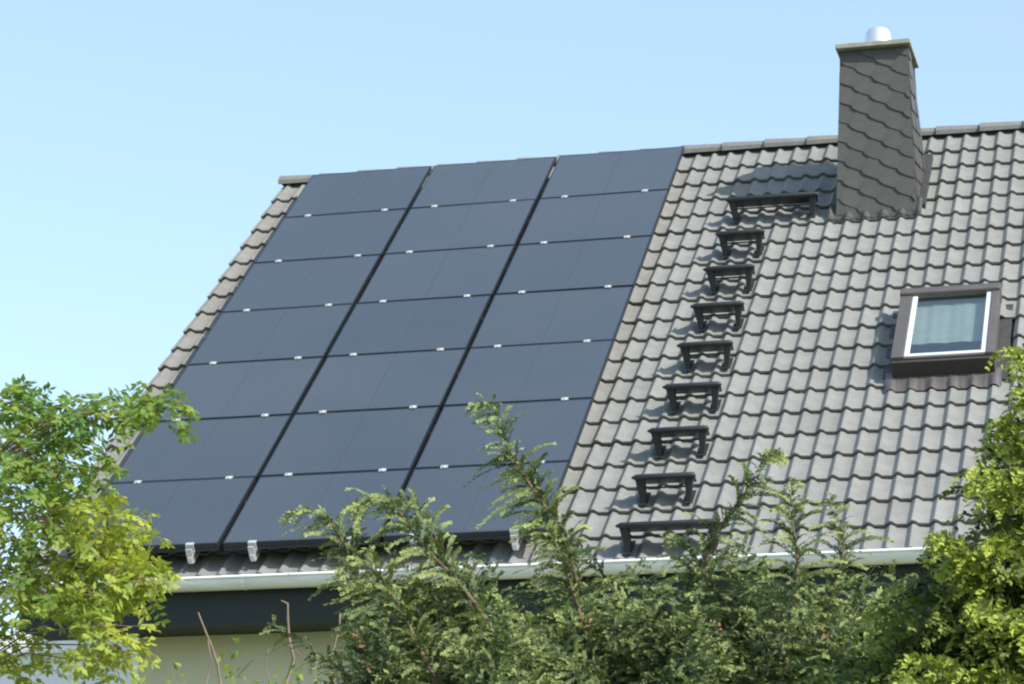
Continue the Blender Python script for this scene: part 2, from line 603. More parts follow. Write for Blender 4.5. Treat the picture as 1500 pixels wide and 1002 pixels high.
while xx < U1:                         # hangers
    j = MB()
    pj = [(gy + (GR + .004) * math.cos(PI + PI * s / 12), gz + (GR + .004) * math.sin(PI + PI * s / 12)) for s in range(13)]
    pj = [(gy - GR - .003, gz + .018), ] + pj + [(EY + .034, gz + .0)]
    nn = len(pj)
    vv = [(xx, p[0], p[1]) for p in pj] + [(xx + .022, p[0], p[1]) for p in pj]
    j.add(vv, [(i, i + 1, nn + i + 1, nn + i) for i in range(nn - 1)])
    j.build('gutter_bracket', M['zinc'], gutter)
    xx += .704

# ------------------------------------------------------------------ chimney
Zb, Zt = GZ - 1.40, GZ + .439
bot = dict(x0=1.790, x1=2.492, y0=-.990, y1=-.325)
topd = dict(x0=1.872, x1=2.446, y0=-.940, y1=-.375)
cb = MB()
low = [(bot['x0'], bot['y0'], Zb), (bot['x1'], bot['y0'], Zb), (bot['x1'], bot['y1'], Zb), (bot['x0'], bot['y1'], Zb)]
hig = [(topd['x0'], topd['y0'], Zt), (topd['x1'], topd['y0'], Zt), (topd['x1'], topd['y1'], Zt), (topd['x0'], topd['y1'], Zt)]
cb.hexa(low, hig)
chim = hchild(cb, 'chimney', M['slate_core'])
tag(chim, 'tapering chimney clad in grey scale-pattern slates with concrete cap and steel flue')


def clip(poly, bounds):
    for (ax, ay_, bx, by_) in bounds:          # keep the left side of a->b
        out = []
        for i in range(len(poly)):
            p, q = poly[i], poly[(i + 1) % len(poly)]
            sp = (bx - ax) * (p[1] - ay_) - (by_ - ay_) * (p[0] - ax)
            sq = (bx - ax) * (q[1] - ay_) - (by_ - ay_) * (q[0] - ax)
            if sp >= 0: out.append(p)
            if (sp >= 0) != (sq >= 0):
                t = sp / (sp - sq); out.append((p[0] + (q[0] - p[0]) * t, p[1] + (q[1] - p[1]) * t))
        poly = out
        if len(poly) < 3: return []
    return poly


def slate_face(A, B, C_, D, zcut=None, seed=0):
    """A,B bottom corners left to right seen from outside; D,C above them"""
    A, B, C_, D = map(Vector, (A, B, C_, D))
    e1 = (B - A).normalized()
    nrm = e1.cross(D - A).normalized()
    e2 = nrm.cross(e1)
    two = lambda p: ((p - A).dot(e1), (p - A).dot(e2))
    a, b_, c, d = map(two, (A, B, C_, D))
    ex = .004
    bounds = [(a[0] - ex, a[1], b_[0] + ex, b_[1]), (b_[0] + ex, b_[1], c[0] + ex, c[1]), (c[0] + ex, c[1], d[0] - ex, d[1]), (d[0] - ex, d[1], a[0] - ex, a[1])]
    al = math.radians(-32)
    sx, sy = math.cos(al), math.sin(al)
    tx, ty = -sy, sx
    W, H = .168, .156
    rnd = random.Random(seed)
    area_min = .0006
    for j in range(-6, 16):
        for i in range(-12, 12):
            s0 = i * W + j * .097 + .02; t0 = j * H - .03
            prof_ = [(0, .020), (.010, .008), (.035, -.003), (.08, -.006), (.13, .002), (W + .012, .012), (W + .02, H + .05), (0, H + .05)]
            lift0, liftR = .017, .010
            poly = [((s0 + p[0]) * sx + (t0 + p[1]) * tx, (s0 + p[0]) * sy + (t0 + p[1]) * ty) for p in prof_]
            if max(p[0] for p in poly) < a[0] or min(p[0] for p in poly) > b_[0] + .1: continue
            poly = clip(poly, bounds)
            if len(poly) < 3: continue
            ar = abs(sum(poly[k][0] * poly[(k + 1) % len(poly)][1] - poly[(k + 1) % len(poly)][0] * poly[k][1] for k in range(len(poly)))) / 2
            if ar < area_min: continue
            cx_ = sum(p[0] for p in poly) / len(poly); cy_ = sum(p[1] for p in poly) / len(poly)
            wp = A + e1 * cx_ + e2 * cy_
            mb = MB()
            jz = rnd.gauss(0, .0012)
            vt = []
            for p in poly:
                ls = (p[0] * sx + p[1] * sy) - s0; lt = (p[0] * tx + p[1] * ty) - t0
                h = .013 - .009 * lt / H * 1.0 - .0035 * ls / W + .006 + jz
                vt.append((p, max(.002, h)))
            k = len(vt)
            # vertices relative to the slate's own middle so each piece has a sensible origin
            top_ = [A + e1 * p[0] + e2 * p[1] + nrm * h - wp for p, h in vt]
            bt_ = [A + e1 * p[0] + e2 * p[1] + nrm * max(-.002, h - .008) - wp for p, h in vt]
            mb.add(top_ + bt_, [tuple(range(k))] + [(q, k + q, k + (q + 1) % k, (q + 1) % k) for q in range(k)])
            o = mb.build('slate', M['slate'], chim)
            o.location = wp


F = lambda d, x, y, z: (d[x], d[y], z)
zf = GZ - 1.060
def lerp_d(z):
    t = (z - Zb) / (Zt - Zb)
    return {k: bot[k] + (topd[k] - bot[k]) * t for k in bot}
zr = GZ - .62
d1 = lerp_d(zf)
slate_face(F(d1, 'x0', 'y0', zf), F(d1, 'x1', 'y0', zf), F(topd, 'x1', 'y0', Zt), F(topd, 'x0', 'y0', Zt), seed=1)
# side faces follow the roof pitch at their foot
def roofz(y): return (-(y + (TILE_N + .05) * ST) / CT) * -ST + (TILE_N + .05) * CT + GZ
slate_face((d1['x1'], d1['y0'], zf), (bot['x1'], bot['y1'], roofz(bot['y1'])), F(topd, 'x1', 'y1', Zt), F(topd, 'x1', 'y0', Zt), seed=2)
slate_face((bot['x0'], bot['y1'], roofz(bot['y1'])), (d1['x0'], d1['y0'], zf), F(topd, 'x0', 'y0', Zt), F(topd, 'x0', 'y1', Zt), seed=3)
dz = lerp_d(roofz(bot['y1']))
slate_face((dz['x1'], dz['y1'], roofz(bot['y1'])), (dz['x0'], dz['y1'], roofz(bot['y1'])), F(topd, 'x0', 'y1', Zt), F(topd, 'x1', 'y1', Zt), seed=4)
c = MB()
cx0, cx1, cy0, cy1 = 1.835, 2.486, -1.025, -.340
c.hexa([(cx0, cy0, Zt + .001), (cx1, cy0, Zt + .001), (cx1, cy1, Zt + .001), (cx0, cy1, Zt + .001)],
       [(cx0 + .004, cy0 + .004, Zt + .046), (cx1 - .004, cy0 + .004, Zt + .046), (cx1 - .004, cy1 - .004, Zt + .046), (cx0 + .004, cy1 - .004, Zt + .046)])
c.build('chimney_cap', M['concrete'], chim, False, .006)
c = MB()
c.lathe([(.150, .0), (.150, .03), (.128, .05), (.120, .13), (.108, .195), (.090, .225), (.06, .238), (.0005, .241)], (2.17, -.665, Zt + .047), 28)
c.build('flue', M['flue'], chim, 45)
# flashing: apron below, strips beside
fl = MB()
nu = 48
rows = []
for vv, extra in ((1.32, .075), (1.40, .034), (1.51, .010)):
    rows.append([rp(1.745 + .79 * i / nu, vv + (.012 * math.sin(i * 1.7) if vv > 1.45 else 0),
                    TILE_N + .034 * (((vv - NOSE0) % TE + TL - TE) / TL) + tile_profile(1.745 + .79 * i / nu - COL0) + extra) for i in range(nu + 1)])
vsx = [p for rw in rows for p in rw]
fl.add(vsx, [(a * (nu + 1) + i, (a + 1) * (nu + 1) + i, (a + 1) * (nu + 1) + i + 1, a * (nu + 1) + i + 1) for a in range(2) for i in range(nu)])
fl.build('apron_flashing', M['lead'], chim, True)
for (ua, ub) in ((1.74, 1.80), (2.48, 2.555)):
    fl = MB()
    rbox(fl, ua, ub, .24, 1.36, TILE_N - .01, TILE_N + .076)
    fl.build('side_flashing', M['lead'], chim)

# ------------------------------------------------------------------ roof window
wd = MB()
WN = -.02                           # outer face height of the cladding
u0, u1, v0, v1 = 2.515, 3.283, 3.445, 4.60
iw = (2.640, 3.192, 3.495, 4.520)    # glass
rbox(wd, u0 + .01, u0 + .05, v0 + .02, v1 - .02, -.30, WN - .03)
rbox(wd, u1 - .05, u1 - .01, v0 + .02, v1 - .02, -.30, WN - .03)
rbox(wd, u0 + .05, u1 - .05, v0 + .02, v0 + .05, -.30, WN - .03)
rbox(wd, u0 + .05, u1 - .05, v1 - .05, v1 - .02, -.30, WN - .03)
win = hchild(wd, 'roof_window', M['clad'])
tag(win, 'roof window with brown-grey metal cladding, white sash and pale curtain')
def wpart(name, mat, *bx, bevel=.004):
    mb = MB(); rbox(mb, *bx); return mb.build(name, mat, win, False, bevel)
wpart('cladding', M['clad'], u0, iw[0] - .032, v0 + .052, v1 - .0245, -.15, WN)
wpart('cladding', M['clad'], iw[1] + .032, u1, v0 + .052, v1 - .0245, -.15, WN)
wpart('top_hood', M['clad'], u0 - .006, u1 + .006, v0 - .05, v0 + .050, -.15, WN + .022, bevel=.012)
wpart('bottom_cladding', M['clad'], iw[0] - .030, iw[1] + .030, iw[3] + .030, v1 - .025, -.19, WN - .014)
wpart('sash_rail', M['sash'], iw[0] - .030, iw[0] + .008, iw[2], iw[3] + .028, -.06, WN - .010)
wpart('sash_rail', M['sash'], iw[1] - .008, iw[1] + .030, iw[2], iw[3] + .028, -.06, WN - .010)
wpart('sash_rail', M['sash'], iw[0] + .009, iw[1] - .009, iw[3] - .012, iw[3] + .028, -.06, WN - .010)
wpart('sash_rail', M['sash'], iw[0] + .009, iw[1] - .009, iw[2] - .012, iw[2], -.06, WN - .012)
wpart('lower_shade_strip', M['shade_strip'], u0 + .002, u1 - .002, v1 - .024, v1 + .012, TILE_N + .02, WN - .030, bevel=0)  # dark strip added to paint the shade on the frame's down-slope face
pn = MB(); rbox(pn, iw[0] + .009, iw[1] - .009, iw[2] + .001, iw[3] - .013, -.046, -.040)
pn.build('pane', M['pane'], win)
# small dark room lined behind the glass, curtain and sill
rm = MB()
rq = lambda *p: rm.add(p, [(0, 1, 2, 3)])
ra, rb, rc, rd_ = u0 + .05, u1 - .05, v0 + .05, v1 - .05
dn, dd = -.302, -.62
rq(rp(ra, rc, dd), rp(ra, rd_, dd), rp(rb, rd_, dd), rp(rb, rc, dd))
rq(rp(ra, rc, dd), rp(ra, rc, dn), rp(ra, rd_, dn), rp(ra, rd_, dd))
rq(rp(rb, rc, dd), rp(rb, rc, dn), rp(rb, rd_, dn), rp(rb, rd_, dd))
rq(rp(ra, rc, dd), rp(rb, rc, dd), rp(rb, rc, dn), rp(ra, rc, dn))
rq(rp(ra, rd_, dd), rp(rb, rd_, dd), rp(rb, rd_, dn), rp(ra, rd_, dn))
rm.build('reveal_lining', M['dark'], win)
cu = MB(); k = 60
for i in range(k + 1):
    uu = ra + .01 + (rb - ra - .02) * i / k
    nn = -.115 + .0016 * math.sin(i * .78) + .003 * math.sin(i * .33 + 1)
    cu.v += [rp(uu, rc - .035, nn), rp(uu, iw[3] - .34, nn)]
for i in range(k): cu.f.append((2 * i, 2 * i + 1, 2 * i + 3, 2 * i + 2))
cu.build('curtain', M['curtain'], win, True)
# flashing kit: pleated apron and side gutters
fl = MB(); nu = 60; rows = []
for vv, ex, fol in ((v1 - .06, .035, 0), (v1 + .03, .030, .2), (v1 + .10, .022, 1), (v1 + .19, .010, 1)):
    row = []
    for i in range(nu + 1):
        uu = u0 - .05 + (u1 - u0 + .10) * i / nu
        row.append(rp(uu, vv, TILE_N + .03 + ex + fol * (tile_profile(uu - COL0) - .01) + .002 * math.sin(i * 2.1)))
    rows.append(row)
fl.add([p for rw in rows for p in rw], [(a * (nu + 1) + i, (a + 1) * (nu + 1) + i, (a + 1) * (nu + 1) + i + 1, a * (nu + 1) + i + 1) for a in range(3) for i in range(nu)])
fl.build('apron_flashing', M['clad'], win, True)
for ua, ub in ((u0 - .085, u0 + .02), (u1 - .02, u1 + .085)):
    fl = MB(); rbox(fl, ua, ub, v0 - .08, v1 + .06, TILE_N - .01, TILE_N + .026); fl.build('side_flashing', M['lead'], win)

# ------------------------------------------------------------------ roof steps
def roof_step(u0, u1, v, label, long=False):
    um = (u0 + u1) / 2
    base = Vector(rp(um, v + .04, TILE_N + .03))
    root = empty('roof_step', base)
    tag(root, label, 'roof step', 'steps fixed up the roof to the chimney')
    P = lambda p: Vector(p) - base
    f = Vector(rp(um, v, .0))                      # front lip centre in the world
    hw = (u1 - u0) / 2
    t = MB()
    # level tread: front lip rolled, ends cut to a point
    y0, y1 = f.y - .012, f.y + .205
    zt_, zl = f.z + .012, f.z - .014
    bx = f.x - base.x
    loc = lambda x, y, z: (x + bx, y - base.y, z - base.z)
    t.add([loc(-hw, y0, zl + .006), loc(hw, y0, zl + .006), loc(hw - .03, y1, zl + .006), loc(-hw + .03, y1, zl + .006),
           loc(-hw, y0, zl + .014), loc(hw, y0, zl + .014), loc(hw - .03, y1, zl + .014), loc(-hw + .03, y1, zl + .014)],
          [(3, 2, 1, 0), (4, 5, 6, 7), (0, 1, 5, 4), (1, 2, 6, 5), (2, 3, 7, 6), (3, 0, 4, 7)])
    o = t.build('tread', M['step'], root)
    l = MB(); l.tube([loc(-hw - .006, y0, f.z), loc(-hw + .03, y0 - .006, f.z + .002), loc(hw - .03, y0 - .006, f.z + .002), loc(hw + .006, y0, f.z)], [.008, .021, .021, .008], 10)
    l.build('tread_lip', M['step'], o, 50)
    nb = max(4, int(hw * 2 / .05))
    for i in range(nb):                            # anti-slip ribs on the tread
        x = -hw + .045 + (2 * hw - .09) * i / (nb - 1)
        rb_ = MB(); rb_.box(loc(x - .006, y0 + .012, zl + .0145), loc(x + .006, y1 - .012, zl + .028))
        rb_.build('rib', M['step'], o)
    ins = .062
    for sx in (-1, 1):                             # side plates splayed down to the tiles
        b2 = MB()
        x = um + sx * (hw - ins)
        xe = um + sx * (hw - .004)
        fr_ = [(xe - sx * .012, v + .012, -.006), (xe - sx * .072, v + .012, -.006), (xe - sx * .078, v + .075, TILE_N + .045), (xe - sx * .048, v + .075, TILE_N + .045)]
        bk_ = [(a, b_v - .075, c_n) for a, b_v, c_n in fr_]
        vs = [P(rp(*p)) for p in fr_] + [P(rp(*p)) for p in bk_]
        b2.add(vs, [(0, 1, 2, 3), (7, 6, 5, 4), (0, 4, 5, 1), (1, 5, 6, 2), (2, 6, 7, 3), (3, 7, 4, 0)] if sx > 0 else
               [(3, 2, 1, 0), (4, 5, 6, 7), (1, 5, 4, 0), (2, 6, 5, 1), (3, 7, 6, 2), (0, 4, 7, 3)])
        b2.build('side_plate', M['step'], root)
        b3 = MB()                                  # foot strap lying on the tile
        q = [rp(x - .03, v - .11, TILE_N + .050), rp(x - .03, v + .09, TILE_N + .060), rp(x + .03, v + .09, TILE_N + .060), rp(x + .03, v - .11, TILE_N + .050)]
        lo = [P(p) for p in q]; hi = [P(p) + Vector((0, -.006 * ST, .006 * CT)) for p in q]
        b3.hexa(lo, hi); b3.build('foot_strap', M['step'], root)
    b4 = MB()                                      # tie rod between the plates
    b4.tube([P(rp(um - hw + ins, v + .0, -.085)), P(rp(um + hw - ins, v + .0, -.085))], .007, 6)
    b4.build('tie_rod', M['step'], root)
    return root


roof_step(.862, 1.655, 1.366, 'long dark metal roof rung right beside the chimney foot', True)
words = ['first', 'second', 'third', 'fourth', 'fifth', 'sixth', 'seventh']
for k in range(7):
    ul = .866 - .008 * k
    roof_step(ul, ul + .41 + .007 * k, 2.09 + .7055 * k, 'narrow dark metal roof step, %s below the long rung at the chimney' % words[k])
roof_step(.815, 1.53, 7.01, 'long dark metal roof rung just above the gutter', True)

# ------------------------------------------------------------------ solar panels
PW, PH, GAPU, GAPV = 1.2, 1.0, .034, .013
PU0 = -3.279
rowsw = ['top row under the ridge', 'second row below the ridge', 'third row below the ridge', 'fourth row, midway down the roof',
         'third row above the gutter', 'second row above the gutter', 'bottom row above the gutter']
colsw = ['column along the verge', 'middle column', 'column beside the bare tiles']
CA, CB = -3.0437 - PU0, -2.3145 - PU0
w_, h_ = PW - GAPU, PH - GAPV
gm = MB(); gm.box((.010, -h_ + .013, -.010), (w_ - .010, -.013, -.0012))
glass_me = gm.mesh('glass_sheet', M['module'])
fm = MB()
fm.box((0, -h_, -.036), (.010, 0, 0)); fm.box((w_ - .010, -h_, -.036), (w_, 0, 0))
fm.box((.0101, -h_, -.036), (w_ - .0101, -h_ + .013, 0)); fm.box((.0101, -.013, -.036), (w_ - .0101, 0, 0))
frame_me = fm.mesh('frame', M['frame_black'])
sm = MB(); sm.box((w_ / 2 - .003, -h_ + .015, -.0011), (w_ / 2 + .003, -.015, -.0004))
strip_m = simple('busbar_strip', (.043, .055, .071), .3)
strip_me = sm.mesh('centre_strip', strip_m)
cm = MB()
cm.box((-.026, -.030, .0004), (.026, .008, .0075)); cm.box((-.026, -.020, -.03), (.026, -.004, .0004))
cm.lathe([(.009, 0), (.009, .006), (.006, .008)], (0, -.013, .0075), 8)
clamp_me = cm.mesh('clamp', M['alu'])
em = MB()
em.box((-.030, -.012, .0004), (.030, .012, .0075)); em.box((-.030, -.020, -.06), (.030, -.012, .0075))
eclamp_me = em.mesh('end_clamp', M['alu'])
for k in range(7):
    for c in range(3):
        root = empty('solar_panel')
        root.matrix_world = ROOF @ Matrix.Translation((PU0 + .010 + c * PW + random.gauss(0, .002), -(k * PH + GAPV / 2 + .012), random.gauss(0, .0012))) @ Matrix.Rotation(random.gauss(0, .0012), 4, 'X') @ Matrix.Rotation(random.gauss(0, .0012), 4, 'Y')
        tag(root, 'dark thin-film solar panel, %s, %s' % (rowsw[k], colsw[c]), 'solar panel', 'solar panels in a grid on the roof')
        for nm, me in (('frame', frame_me), ('glass_sheet', glass_me), ('centre_strip', strip_me)):
            link(bpy.data.objects.new(nm, me), root)
        for uc in (CA, CB):
            o = link(bpy.data.objects.new('clamp' if k < 6 else 'end_clamp', clamp_me if k < 6 else eclamp_me), root)
            o.location = (uc - .010, -h_, 0)
trim = MB(); trim.box((0, -h_ - .003, -.060), (w_, -h_ + .009, -.0365)); trim_me = trim.mesh('edge_trim', M['step'])
for o in [o for o in COL.objects if o.name.startswith('solar_panel') and 'bottom row' in o['label']]:
    link(bpy.data.objects.new('edge_trim', trim_me), o)
for c in range(3):
    for q, uc in enumerate((CA, CB)):
        uu = PU0 + c * PW + uc
        base = Vector(rp(uu, 3.5, -.08))
        root = empty('mounting_rail')
        root.matrix_world = ROOF @ Matrix.Translation((uu, -3.5, -.08))
        tag(root, 'silver mounting rail under the %s of solar panels, %s side' % (['verge column', 'middle column', 'column by bare tiles'][c], ['gable', 'chimney'][q]),
            'mounting rail', 'rails carrying the solar panels')
        rl = MB(); rl.box((-.02, -3.535, .005), (.02, 3.4, .041)); rl.build('rail', M['alu'], root)
        hk = MB()
        hk.box((-.024, -3.560, -.030), (.024, -3.548, .070)); hk.box((-.017, -3.575, -.040), (.017, -3.562, .012))
        hk.box((-.017, -3.560, -.048), (.017, -3.40, -.036))
        hk.build('end_bracket', M['alu'], root, False, .003)

# ------------------------------------------------------------------ garage beyond the gable
gp = at(80, 928, 3.2)
root = empty('garage', (gp[0], 5.5, 0))
tag(root, 'white rendered flat-roofed garage beside the gable, behind the leafy tree', 'garage')
gx0, gx1 = -9.2, -3.9
gb = MB(); gb.box((gx0 - root.location.x, 3.2 - 5.5, 0), (gx1 - root.location.x, 8.5 - 5.5, gp[2] - .22)); gb.build('wall', M['white'], root)
gb = MB(); gb.box((gx0 - .08 - root.location.x, 3.12 - 5.5, gp[2] - .219), (gx1 + .08 - root.location.x, 8.58 - 5.5, gp[2])); gb.build('roof_edge', M['white'], root, False, .01)

# ------------------------------------------------------------------ foliage machinery
def foliage(name, quads, tints, mat, parent):
    q = np.concatenate(quads).astype(np.float32); t = np.concatenate(tints).astype(np.float32)
    nq = len(q)
    off = np.array(parent.location, dtype=np.float32)
    me = bpy.data.meshes.new(name)
    me.vertices.add(nq * 4); me.vertices.foreach_set('co', (q.reshape(-1, 3) - off).ravel())
    me.loops.add(nq * 4); me.loops.foreach_set('vertex_index', np.arange(nq * 4, dtype=np.int32))
    me.polygons.add(nq); me.polygons.foreach_set('loop_start', np.arange(0, nq * 4, 4, dtype=np.int32))
    me.update(calc_edges=True)
    a = me.attributes.new('tint', 'FLOAT', 'POINT'); a.data.foreach_set('value', np.repeat(t, 4))
    me.materials.append(mat)
    o = bpy.data.objects.new(name, me)
    return link(o, parent)


def unit(a): return a / (np.linalg.norm(a, axis=-1, keepdims=True) + 1e-9)


def kites(P, D, S, L, W, at_=.45):
    """kite faces from P along D with half width W along S"""
    L = np.asarray(L)[:, None]; W = np.asarray(W)[:, None]
    return np.stack([P, P + D * L * at_ + S * W, P + D * L, P + D * L * at_ - S * W], 1)


def spline(pts, step):
    pts = np.asarray(pts, float)
    p = np.vstack([2 * pts[0] - pts[1], pts, 2 * pts[-1] - pts[-2]])
    out = []
    for i in range(1, len(p) - 2):
        nseg = max(2, int(np.linalg.norm(p[i + 1] - p[i]) / (step * .5)))
        for s in range(nseg):
            t = s / nseg
            out.append(.5 * ((2 * p[i]) + (-p[i - 1] + p[i + 1]) * t + (2 * p[i - 1] - 5 * p[i] + 4 * p[i + 1] - p[i + 2]) * t * t + (-p[i - 1] + 3 * p[i] - 3 * p[i + 1] + p[i + 2]) * t ** 3))
    out.append(p[-2]); out = np.array(out)
    d = np.r_[0, np.cumsum(np.linalg.norm(np.diff(out, axis=0), axis=1))]
    n_ = max(3, int(d[-1] / step))
    s = np.linspace(0, d[-1], n_)
    return np.stack([np.interp(s, d, out[:, k]) for k in range(3)], 1), d[-1]


def plume(Q, T, pts, lmax=.26, step=.019, tint=(.15, .5), tipt=.9, el=.024, ew=.0048, rise=.85, droop=.30, taper=.5, flat=0.0, estep=.0085, lmin=.035):
    """one feathery leader, tip first; laterals carry scale-leaf sprays"""
    sp, length = spline(pts, step)
    n_ = len(sp)
    az0 = rng.uniform(0, 6.28)
    base_t = rng.uniform(*tint)
    for i in range(n_):
        dist = length * i / (n_ - 1)                  # from the tip
        ax = unit(sp[max(i - 1, 0)] - sp[min(i + 1, n_ - 1)])
        ll = min(lmax, lmin + taper * dist) * rng.uniform(.35, 1.25)
        if i == 0:
            lat = ax
        else:
            a = az0 + i * 2.4 + rng.normal(0, .5)
            h = np.array([math.cos(a), math.sin(a), 0.0])
            h = h - ax * (h @ ax)
            if flat: h[1] *= (1 - flat)
            lat = unit(unit(h) * 1.0 + ax * rise * rng.uniform(.5, 1.7))
        m_ = max(2, int(ll / estep))
        s = np.linspace(0, 1, m_)
        c = sp[i] + lat * (s * ll)[:, None] + np.array([0, 0, -1.0]) * (droop * ll * s ** 2)[:, None]
        dirs = unit(lat + np.array([0, 0, -1.0]) * (2 * droop * s)[:, None])
        side = unit(np.cross(dirs, unit(np.array([.25, -.65, .55]) + rng.normal(0, .60, 3))))
        lt = rng.normal(0, .13)
        nor = np.cross(side, dirs)
        for sg in (-1, 1):
            D = unit(dirs * .85 + side * sg * .62 + rng.normal(0, .19, (m_, 3)))
            S = unit(np.cross(D, nor + rng.normal(0, .30, (m_, 3))))
            L = el * rng.uniform(.6, 1.25, m_) * (1.0 - .35 * s)
            Q.append(kites(c, D, S, L, ew * rng.uniform(.7, 1.3, m_)))
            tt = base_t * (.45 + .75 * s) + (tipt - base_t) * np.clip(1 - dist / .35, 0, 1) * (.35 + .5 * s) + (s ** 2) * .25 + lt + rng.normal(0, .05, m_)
            T.append(np.clip(tt, 0, 1))
    return sp


def shrub(name, label, cat, base, mat, group=None):
    root = empty(name, base)
    tag(root, label, cat, group)
    return root


def rel(root, pts): return [Vector(p) - root.location for p in pts]


def juniper(label, base_px, Y, leaders, fill, sil, lean, seed):
    global rng
    rng = np.random.default_rng(seed)
    bx = at(base_px, 1000, Y)
    root = shrub('juniper', label, 'juniper', (bx[0], Y, 0), None, 'junipers growing in front of the house')
    Q, T = [], []
    stems = MB()
    fork = np.array([bx[0], Y, 2.2])
    for px, dY in leaders:
        pts = [at(p[0], p[1], Y + dY + .04 * i) for i, p in enumerate(px)]
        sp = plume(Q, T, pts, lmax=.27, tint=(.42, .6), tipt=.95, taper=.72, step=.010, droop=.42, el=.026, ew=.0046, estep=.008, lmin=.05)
        k = max(2, len(sp) // 7)
        s2 = list(sp[k:][::3]) + [sp[-1] * .55 + fork * .45 + np.array([0, 0, -.1]), fork]
        stems.tube(rel(root, s2), [.004 + .020 * i / len(s2) for i in range(len(s2))], 5)
    x0, x1, n_ = fill
    ncl = int(n_ / 4.6)
    for i in range(ncl):
        x = x0 + (x1 - x0) * (i + rng.uniform(0, 1)) / ncl
        ys = np.interp(x, [q[0] for q in sil], [q[1] for q in sil])
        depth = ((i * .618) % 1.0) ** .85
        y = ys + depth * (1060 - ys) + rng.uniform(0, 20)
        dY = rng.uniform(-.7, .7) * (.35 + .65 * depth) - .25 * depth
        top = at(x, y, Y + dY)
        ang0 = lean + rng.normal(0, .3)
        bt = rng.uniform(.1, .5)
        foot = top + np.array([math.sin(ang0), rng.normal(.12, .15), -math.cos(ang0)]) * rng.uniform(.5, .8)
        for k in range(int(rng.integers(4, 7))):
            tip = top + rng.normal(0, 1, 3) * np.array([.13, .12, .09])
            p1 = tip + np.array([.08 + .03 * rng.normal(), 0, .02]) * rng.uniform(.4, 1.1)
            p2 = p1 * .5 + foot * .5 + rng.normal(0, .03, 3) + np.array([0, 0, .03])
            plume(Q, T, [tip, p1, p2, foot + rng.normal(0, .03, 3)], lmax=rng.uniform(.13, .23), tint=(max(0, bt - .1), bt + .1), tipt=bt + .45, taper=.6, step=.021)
        stems.tube(rel(root, [top * .4 + foot * .6, foot, foot * .5 + fork * .5, fork]), [.003, .007, .014, .02], 5)
    # lower skirt down to the ground, mostly out of frame
    for i in range(n_ // 3):
        a = rng.uniform(0, 6.28); hgt = rng.uniform(.5, 3.0)
        tip = np.array([bx[0] + math.cos(a) * rng.uniform(.7, 1.2), Y + math.sin(a) * rng.uniform(.6, 1.1), hgt])
        foot = np.array([bx[0], Y, hgt - .6])
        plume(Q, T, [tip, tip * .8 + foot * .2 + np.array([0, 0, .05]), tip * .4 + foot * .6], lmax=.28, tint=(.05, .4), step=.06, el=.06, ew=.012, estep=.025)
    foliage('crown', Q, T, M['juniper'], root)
    for i in range(3):                               # a few dead brown sprigs
        Qd, Td = [], []
        x = rng.uniform(x0 + 40, x1 - 40); ys = np.interp(x, [q[0] for q in sil], [q[1] for q in sil])
        tip = at(x, ys + rng.uniform(60, 170), Y - .62 + rng.uniform(-.1, .1))
        plume(Qd, Td, [tip, tip + np.array([.015, .01, -.015]), tip + np.array([.03, .03, -.05])], lmax=.03, step=.013, el=.016, lmin=.02, tint=(.3, .6))
        foliage('dead_sprig', Qd, Td, M['dead'], root)
    stems.tube(rel(root, [(bx[0], Y, -.05), (bx[0] + .05, Y, 1.0), tuple(fork)]), [.10, .085, .06], 8)
    stems.build('trunk', M['bark'], root, True)
    print('juniper quads', sum(len(q) for q in Q))


juniper('tall juniper with two arching tips hanging over the bottom solar panels, right of bare stems', 640, -10.3,
        [([(424, 752), (448, 746), (478, 760), (505, 800), (524, 850), (545, 910), (580, 985), (620, 1080)], 0),
         ([(516, 752), (535, 733), (566, 728), (592, 760), (625, 805), (668, 850), (720, 920), (770, 1010), (800, 1090)], -.2),
         ([(560, 735), (600, 735), (628, 765), (650, 815), (690, 870), (740, 950), (790, 1050)], .25),
         ([(500, 835), (525, 822), (560, 850), (600, 920), (640, 1010), (660, 1080)], -.4)],
        (470, 840, 115), [(450, 960), (500, 865), (560, 770), (600, 768), (650, 815), (700, 860), (760, 870), (830, 880)], .45, 21)
juniper('juniper with one long bent tip rising across the solar panels', 900, -9.7,
        [([(693, 591), (712, 590), (730, 615), (745, 655), (768, 698), (800, 745), (830, 800), (850, 870), (875, 950), (900, 1060)], 0),
         ([(742, 668), (752, 672), (775, 705), (810, 760), (835, 830), (860, 930)], .15),
         ([(770, 770), (790, 765), (815, 800), (840, 870), (870, 980), (880, 1060)], -.3),
         ([(905, 845), (925, 838), (945, 870), (950, 950), (940, 1060)], .3)],
        (760, 1000, 100), [(750, 900), (790, 835), (820, 800), (850, 825), (880, 885), (940, 880), (1000, 855)], .38, 22)
juniper('broad juniper with upright forked tips over the bare tiles near the gutter', 1120, -9.9,
        [([(1140, 660), (1122, 664), (1108, 692), (1080, 742), (1050, 780), (1030, 840), (1020, 930), (1030, 1060)], 0),
         ([(1164, 704), (1160, 716), (1160, 760), (1168, 820), (1160, 900), (1140, 1050)], -.15),
         ([(1216, 728), (1222, 745), (1236, 790), (1225, 850), (1200, 930), (1160, 1060)], .1),
         ([(985, 782), (1000, 790), (1020, 830), (1040, 900), (1060, 1040)], .2)],
        (920, 1330, 175), [(920, 905), (960, 860), (1000, 800), (1040, 780), (1075, 800), (1105, 830), (1150, 840), (1180, 825), (1240, 850), (1290, 850), (1340, 835)], .12, 23)

